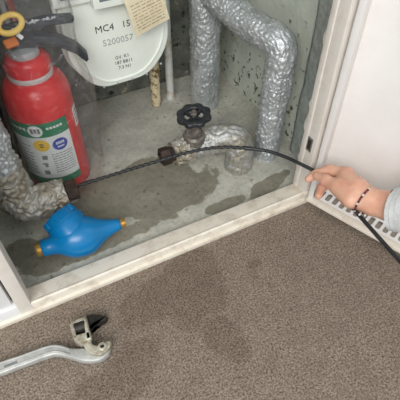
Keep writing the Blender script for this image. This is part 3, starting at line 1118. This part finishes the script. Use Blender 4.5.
# ================================================================== BLUE METER
bmY = 0.603
bmt = thing('water_meter', 'bright blue water meter body with brass ends lying on the wet concrete', 'water meter', (0.035, bmY, 0.0))
ax = (P(114, 226, 0.036) - P(45, 248, 0.036)).normalized()
mid = P(80, 236.5, 0.040)


def meter_body():
    V, F = [], []
    seg = 40
    prof = [(-0.0745, 0.0150), (-0.0725, 0.0165), (-0.060, 0.0175), (-0.048, 0.0205), (-0.040, 0.0255), (-0.030, 0.033), (-0.020, 0.0375), (-0.008, 0.040), (0.004, 0.0405), (0.016, 0.039),
            (0.028, 0.034), (0.038, 0.0275), (0.048, 0.0215), (0.060, 0.0165), (0.072, 0.0130), (0.080, 0.0120), (0.082, 0.0105)]
    return lathe([(b, a) for a, b in prof], seg)


am = axis_mtx(mid, ax)
obj('body', meter_body(), 'blue_plastic', bmt, mtx=am, angle=60)
cdir = Vector((-0.34, 0.82, 0.36)).normalized()
cb = mid + Vector((-0.004, 0, 0.002))
cy = obj('register_housing', move(lathe([(0, 0.0), (0.037, 0.0), (0.0385, 0.006), (0.0385, 0.030), (0.040, 0.0305), (0.040, 0.035), (0.0375, 0.0355), (0.0365, 0.052), (0.034, 0.056), (0.028, 0.057), (0, 0.057)], 48),
                                  axis_mtx(cb, cdir)), 'blue_plastic', bmt, angle=35)
for a in (0.35, 2.2, 3.5, 5.2):
    bobj('lug', box_bm((0.033, -0.006, 0.040), (0.0400, 0.006, 0.0555), 0.0022), 'blue_plastic', cy, mtx=axis_mtx(cb, cdir) @ Matrix.Rotation(a, 4, 'Z'))
for sgn, d0, r in ((-1, 0.0735, 0.0140), (1, 0.081, 0.0098)):
    o0 = mid + ax * sgn * d0
    e = obj('brass_end', move(lathe([(0, 0), (r, 0)] + [(r + (0.0008 if k % 2 else -0.0003), 0.001 + k * 0.0012) for k in range(9)] + [(r - 0.001, 0.0125), (r * 0.72, 0.0125), (r * 0.70, 0.004), (0, 0.004)], 32), axis_mtx(o0, ax * sgn)), 'brass', bmt, angle=50)
    obj('bore', move(lathe([(0, 0.0045), (r * 0.69, 0.0045), (r * 0.69, 0.0055), (0, 0.0055)], 24), axis_mtx(o0, ax * sgn)), 'dark_hole', e)

# ================================================================== CABLE
cb_pts = [(0.030, 0.694, 0.067), P(79, 185.5, 0.068), P(120, 172.5, 0.078), P(160, 160.5, 0.100), P(188, 152.5, 0.116), P(220, 147.2, 0.124), P(252, 148.6, 0.125)]
cb2 = [P(250, 148.4, 0.125), P(268, 151.2, 0.126), P(286, 157.2, 0.128), P(303, 165.2, 0.130), P(318, 172.8, 0.130), P(330, 180.0, 0.128), P(343, 194, 0.128), P(353, 208, 0.130), P(373, 231, 0.135), P(400, 261, 0.142), P(440, 305, 0.16), P(500, 370, 0.19)]
ca = thing('drain_cable', 'black flexible cable pushed into the pipe nut and held in the hand', 'cable', (0.3, 0.6, 0.03))
pa = spline(cb_pts, 0.0022)
obj('spiral_section', tube(pa, lambda u: 0.0034, 12, lambda q, i, a: 0.0009 * math.sin(i * 1.05 + a)), 'cable_black', ca)
obj('smooth_section', tube(spline(cb2, 0.004), 0.0037, 14), 'cable_black', ca)
pj = spline(cb_pts, 0.0022)
obj('ferrule', tube(pj[-9:], 0.0046, 14), 'cable_black', ca)

# ================================================================== WRENCH
wz0, wz1 = CZ + 0.001, CZ + 0.016
wr = thing('pipe_wrench', 'grey metal pipe wrench with open hook jaw lying on the carpet', 'wrench', P(60, 350, CZ))


def flat(name, px, z0, z1, matname, parent, bevel=0.003, r=0.004, zp=None):
    zz = z1 if zp is None else zp
    pts = [P(a, b, zz) for a, b in px]
    return bobj(name, prism_bm(rounded([(q.x, q.y) for q in pts], r, 4), z0, z1, bevel, 3), matname, parent)


hn = [(-30, 372), (0, 361), (20, 354.5), (40, 347), (52, 343.5), (62, 344.5), (70, 347.5), (78, 348), (84, 347), (90, 352), (98, 352), (104, 349), (109, 344), (110.5, 347), (108.5, 354), (101, 359.5), (92, 361.5), (82, 360.8), (72, 358),
      (62, 355), (54, 354), (44, 357), (24, 364.5), (0, 373.5), (-30, 385)]
hd = flat('handle', hn, wz0, wz1, 'wrench_grey', wr, 0.004, 0.006)
# raised rim lines of the I-section handle
for off, nm in ((0.0, 'rib'), (1.0, 'rib')):
    a0 = [(-30, 374.5), (0, 363.5), (20, 357), (40, 349.6), (52, 346.2), (62, 347.2), (70, 350)] if off == 0 else [(-30, 382.5), (0, 371), (24, 362), (44, 354.6), (54, 351.6), (62, 352.4), (70, 355)]
    obj(nm, tube(spline([P(a, b, wz1) + Vector((0, 0, 0.0002)) for a, b in a0], 0.005), 0.0019, 8), 'wrench_grey', hd)
# embossed maker marks on the web: small raised characters
pa = P(4, 366, wz1)
dirv = (P(40, 352, wz1) - P(4, 366, wz1)).normalized()
ang = math.atan2(dirv.y, dirv.x)
for k in range(7):
    q = P(5 + 1.9 * k, 366.4 - 0.73 * k, wz1)
    bobj('embossed_mark', box_bm((-0.0013, -0.002, 0), (0.0013, 0.002, 0.0006)), 'print_grey', hd, mtx=Matrix.Translation(q) @ Matrix.Rotation(ang, 4, 'Z'))
# curved jaw carrier
cr = [(80, 335), (86.5, 331), (90, 338), (92.5, 343), (97, 346), (102, 343), (108, 340.5), (111, 341), (110.5, 345), (106.5, 351), (100, 355), (92, 354.5), (86, 350), (82, 343)]
cj = flat('lower_jaw', cr, wz1 - 0.004, wz1 + 0.008, 'wrench_pale', wr, 0.002, 0.004)
hc = P(102.5, 347, wz1 + 0.008)
obj('pivot_pin', lathe([(0.0, 0), (0.0075, 0), (0.0075, 0.003), (0.006, 0.0042), (0.0036, 0.0042), (0.0034, 0.0018), (0, 0.0018)], 24), 'wrench_pale', wr, mtx=Matrix.Translation(hc))
obj('pin_hole', lathe([(0, 0), (0.0034, 0), (0.0034, 0.0021), (0, 0.0021)], 18), 'wrench_dark', wr, mtx=Matrix.Translation(hc))
obj('grub_screw', lathe([(0, 0), (0.0042, 0), (0.0042, 0.0012), (0, 0.0012)], 18), 'wrench_dark', wr, mtx=Matrix.Translation(P(94.2, 342.6, wz1 + 0.008)))
# frame (housing) with knurled nut
zt = wz1 + 0.012
fl = [(69.5, 324.5), (73, 323.2), (76.8, 337.3), (73.5, 339.6)]
frm = flat('jaw_frame', fl, wz0 + 0.002, zt, 'wrench_pale', wr, 0.0015, 0.002)
flat('frame_bar', [(83.2, 318.0), (86.0, 315.5), (91.5, 338.5), (86.5, 339.8)], wz0 + 0.002, zt, 'wrench_pale', frm, 0.0015, 0.002)
flat('frame_bar', [(70, 325), (71, 321.6), (84.6, 316.4), (86, 319.4)], wz0 + 0.002, zt, 'wrench_pale', frm, 0.0015, 0.002)
flat('frame_bar', [(73.8, 338.6), (73.4, 335.8), (89.4, 331), (91, 337.5), (80, 343), (75, 340.6)], wz0 + 0.002, zt, 'wrench_pale', frm, 0.0015, 0.002)
n0, n1 = P(74.6, 329.2, zt - 0.0115), P(86.4, 325.0, zt - 0.0115)
nd = (n1 - n0)
kn = obj('knurled_nut', move(lathe([(0, 0), (0.0105, 0), (0.0115, 0.001), (0.0115, nd.length - 0.001), (0.0105, nd.length), (0, nd.length)], 30), axis_mtx(n0, nd)), 'wrench_dark', wr, angle=30)
for k in range(15):
    a = 2 * PI * k / 15
    bobj('knurl', box_bm((0.0105, -0.0008, 0.0015), (0.0123, 0.0008, nd.length - 0.0015)), 'wrench_dark', kn, mtx=axis_mtx(n0, nd) @ Matrix.Rotation(a, 4, 'Z'), smooth=False)
hk = flat('hook_jaw', [(84.5, 316.4), (92, 313.6), (99, 314.2), (104, 315.6), (107.5, 315.6), (105.5, 319.0), (99.5, 321.8), (94, 323.0), (91.5, 325.5), (90, 331), (87.5, 327)], wz0 + 0.001, zt - 0.009, 'wrench_dark', wr, 0.002, 0.003)
for k in range(5):
    q = P(95.4 + 2.0 * k, 321.6 - 1.0 * k, zt - 0.010)
    bobj('tooth', box_bm((-0.0013, -0.002, -0.008), (0.0013, 0.002, 0.0)), 'wrench_dark', hk, mtx=Matrix.Translation(q) @ Matrix.Rotation(ang, 4, 'Z'), smooth=False)


# ================================================================== PERSON (arm and hand)
def surface_nets(sdf_cones, groups, lo, hi, h):
    """union of round cones; groups blend softly with the palm, hardly with one another"""
    nx, ny, nz = [int(math.ceil((hi[k] - lo[k]) / h)) + 1 for k in range(3)]
    X, Y, Z = np.meshgrid(lo[0] + h * np.arange(nx), lo[1] + h * np.arange(ny), lo[2] + h * np.arange(nz), indexing='ij')
    pts = np.stack([X, Y, Z], -1).astype(np.float32)

    def cone(a, b, ra, rb):
        a, b = np.array(a, np.float32), np.array(b, np.float32)
        ab = b - a
        t_ = np.clip(((pts - a) @ ab) / (ab @ ab), 0, 1)
        d = np.linalg.norm(pts - (a + t_[..., None] * ab), axis=-1)
        return d - (ra + (rb - ra) * t_)

    def smin(a, b, k):
        hh = np.clip(0.5 + 0.5 * (b - a) / k, 0, 1)
        return b + (a - b) * hh - k * hh * (1 - hh)

    total = None
    for gi, (cones, kin, kout) in enumerate(groups):
        g = None
        for (a, b, ra, rb) in cones:
            dcone = cone(a, b, ra, rb)
            g = dcone if g is None else smin(g, dcone, kin)
        total = g if total is None else smin(total, g, kout)
    D = total
    inside = D < 0
    ids = -np.ones((nx - 1, ny - 1, nz - 1), np.int64)
    corners = [(i, j, k) for i in (0, 1) for j in (0, 1) for k in (0, 1)]
    cnt = sum(inside[i:nx - 1 + i, j:ny - 1 + j, k:nz - 1 + k].astype(int) for i, j, k in corners)
    act = (cnt > 0) & (cnt < 8)
    idx = np.argwhere(act)
    ids[act] = np.arange(len(idx))
    acc = np.zeros((len(idx), 3))
    num = np.zeros(len(idx))
    for a in range(8):
        for b in range(a + 1, 8):
            ca_, cb_ = corners[a], corners[b]
            if sum(abs(ca_[k] - cb_[k]) for k in range(3)) != 1:
                continue
            va = D[idx[:, 0] + ca_[0], idx[:, 1] + ca_[1], idx[:, 2] + ca_[2]]
            vb = D[idx[:, 0] + cb_[0], idx[:, 1] + cb_[1], idx[:, 2] + cb_[2]]
            cr_ = (va < 0) != (vb < 0)
            t_ = np.where(cr_, va / np.where(va == vb, 1, va - vb), 0)
            for k in range(3):
                acc[:, k] += np.where(cr_, ca_[k] + t_ * (cb_[k] - ca_[k]), 0)
            num += cr_
    vpos = np.array(lo) + h * (idx + acc / num[:, None])
    F_ = []
    for ax_ in range(3):
        u_, v_ = [(1, 2), (2, 0), (0, 1)][ax_]
        sl0 = [slice(None)] * 3
        sl1 = [slice(None)] * 3
        sl0[ax_] = slice(0, -1)
        sl1[ax_] = slice(1, None)
        chg = inside[tuple(sl0)] != inside[tuple(sl1)]
        for e in np.argwhere(chg):
            c0 = e.copy()
            if c0[u_] == 0 or c0[v_] == 0 or c0[u_] >= D.shape[u_] - 1 or c0[v_] >= D.shape[v_] - 1:
                continue
            q_ = []
            for du, dv in ((-1, -1), (0, -1), (0, 0), (-1, 0)):
                cc = c0.copy()
                cc[u_] += du
                cc[v_] += dv
                q_.append(int(ids[tuple(cc)]))
            if min(q_) < 0:
                continue
            F_.append(tuple(q_) if inside[tuple(c0)] else tuple(q_[::-1]))
    return [tuple(a) for a in vpos], F_


def chain(pts, kin, kout):
    ps = [(P(a, b, z), r) for a, b, z, r in pts]
    return ([(p0, p1, r0, r1) for (p0, r0), (p1, r1) in zip(ps, ps[1:])], kin, kout)


palm = [(371, 202, .153, .0165), (357, 190, .150, .0200), (346, 178, .146, .0185)]
groups = [
    chain(palm, 0.012, 0.012),
    chain([(368, 201.5, .150, .0150), (353, 195.5, .147, .0190), (344, 190, .142, .0190)], 0.012, 0.020),
    # forearm
    chain([(369, 200.5, .153, .0185), (378, 203.5, .154, .0215), (392, 206.5, .161, .0260), (412, 210, .176, .030)], 0.01, 0.014),
    # thumb (near side) pressing the cable
    chain([(351, 199, .152, .0170), (338, 187, .148, .0140), (326, 180.5, .142, .0105), (317, 176, .136, .0082)], 0.006, 0.008),
    # index finger (far side)
    chain([(346, 175, .146, .0160), (330, 170.5, .137, .0112), (316, 174, .125, .0092), (308.5, 179, .119, .0076)], 0.005, 0.006),
    # middle finger hanging below
    chain([(346, 181, .132, .0135), (331, 182, .113, .0102), (322, 187, .102, .0090), (318.5, 195.5, .096, .0078)], 0.005, 0.005),
    # ring and little finger curled behind
    chain([(351, 187, .130, .0130), (342, 187, .106, .0095), (341, 193, .096, .0082), (347, 197, .104, .0074)], 0.005, 0.004),
    chain([(356, 193, .130, .0120), (350, 192, .106, .0085), (350, 197, .098, .0075), (355, 199, .108, .0068)], 0.005, 0.004),
]
allp = [Vector(a) for g in groups for cn in g[0] for a in cn[:2]]
lo = [min(a[k] for a in allp) - 0.036 for k in range(3)]
hi = [max(a[k] for a in allp) + 0.036 for k in range(3)]
V, F = surface_nets(None, groups, lo, hi, 0.0017)
pe = thing('person', 'bare hand and pale grey sleeved arm with beaded bracelet gripping the black cable', 'person', P(360, 200, 0.10))
arm = obj('body', (V, F), 'skin', pe, angle=180)
sm = arm.modifiers.new('soften', 'SMOOTH')
sm.factor = 0.5
sm.iterations = 4


# sleeve: cuff around the forearm, up over the elbow and out of view
sl_pts = [P(395, 209.0, .162), P(404, 210.5, .169), P(418, 212.5, .181), P(440, 214, .200), P(480, 220, .240), Vector((0.552, 0.145, 0.272)), Vector((0.535, 0.085, 0.312)),
          Vector((0.500, 0.020, 0.370)), Vector((0.455, -0.055, 0.440)), Vector((0.410, -0.130, 0.510)), Vector((0.375, -0.185, 0.555))]
path = spline(sl_pts, 0.004)
nseg = 56


def sl_r(u):
    return (0.0390 + 0.010 * min(u * 3.0, 1.0) + 0.012 * u) * (1.0 if u < 0.9 else math.sqrt(max(1 - ((u - 0.9) / 0.1) ** 2, 0.0)) + 0.002)


def sl_d(q, i, a):
    return 0.0035 * noise.noise(q * 26) + 0.0016 * noise.noise(q * 70) + 0.004 * abs(noise.noise(Vector((q.x * 34, q.y * 34, q.z * 60)))) * (1 if i > 9 else 0.2)


V, F = tube(path, sl_r, nseg, sl_d, cap=False)
Vi, Fi = tube(path[:16], lambda u: sl_r(u * 15 / (len(path) - 1)) - 0.0022, nseg, sl_d, cap=False)
k = len(V)
F += [tuple(k + i for i in f) for f in Fi] + [(i, (i + 1) % nseg, k + (i + 1) % nseg, k + i) for i in range(nseg)]
V = V + Vi
slv = obj('sleeve', (V, F), 'sleeve_cloth', pe, angle=60)
for ring_i in (2, 5):
    fr = frames(path)
    pth = []
    tt, nn, bb = fr[ring_i]
    for s_ in range(65):
        a = 2 * PI * s_ / 64
        d = nn * math.cos(a) + bb * math.sin(a)
        q = path[ring_i] + d * sl_r(ring_i / (len(path) - 1))
        pth.append(path[ring_i] + d * (sl_r(ring_i / (len(path) - 1)) + sl_d(q, ring_i, a) + 0.0002))
    obj('stitching', tube(pth, 0.0005, 6, cap=False), 'stitch', slv)

# dark hair tie at the cuff
fpath = [P(366, 201, .152), P(372, 202, .153), P(392, 206.5, .161)]
fa = (fpath[2] - fpath[0]).normalized()


def loop_pts(center, axis, r, n, squash=1.0, wob=0.0):
    mt_ = axis_mtx(center, axis)
    return [mt_ @ Vector((r * math.cos(2 * PI * k / n), r * squash * math.sin(2 * PI * k / n), wob * math.sin(4 * PI * k / n))) for k in range(n + 1)]


obj('hair_tie', tube(loop_pts(P(389.5, 206, .159), fa, 0.0275, 48), 0.0021, 8, cap=False), 'hair_tie_black', pe)
# beaded bracelet
ba = (fa - UP * 0.40).normalized()
bc = P(362.5, 200.0, .150)
br = obj('bracelet', tube(loop_pts(bc, ba, 0.0250, 48), 0.0008, 6, cap=False), 'bead_dark', pe)
bead = lathe([(0, -0.0023), (0.0014, -0.0019), (0.0023, 0), (0.0014, 0.0019), (0, 0.0023)], 10)
lp = loop_pts(bc, ba, 0.0254, 34, 1.0, 0.0008)
bm_me = {}
for k in range(34):
    mname = ['bead_dark', 'bead_red', 'bead_dark', 'bead_white'][k % 4]
    if mname not in bm_me:
        o = obj('bead', bead, mname, br, mtx=Matrix.Translation(world_origin(pe)))
        bm_me[mname] = o.data
    else:
        o = bpy.data.objects.new('bead', bm_me[mname])
        COL.objects.link(o)
        o.parent = br
    o.location = lp[k] - world_origin(pe)
    o.rotation_euler = (random.random() * 3, random.random() * 3, 0)
# knot with two dangling beads
for k, (px, py, z) in enumerate([(357.0, 212.5, .148), (359.5, 214.5, .146), (362.5, 213.5, .148), (365, 215.5, .146)]):
    o = bpy.data.objects.new('bead', bm_me[['bead_dark', 'bead_white'][k % 2]])
    COL.objects.link(o)
    o.parent = br
    o.location = P(px, py, z) - world_origin(pe)
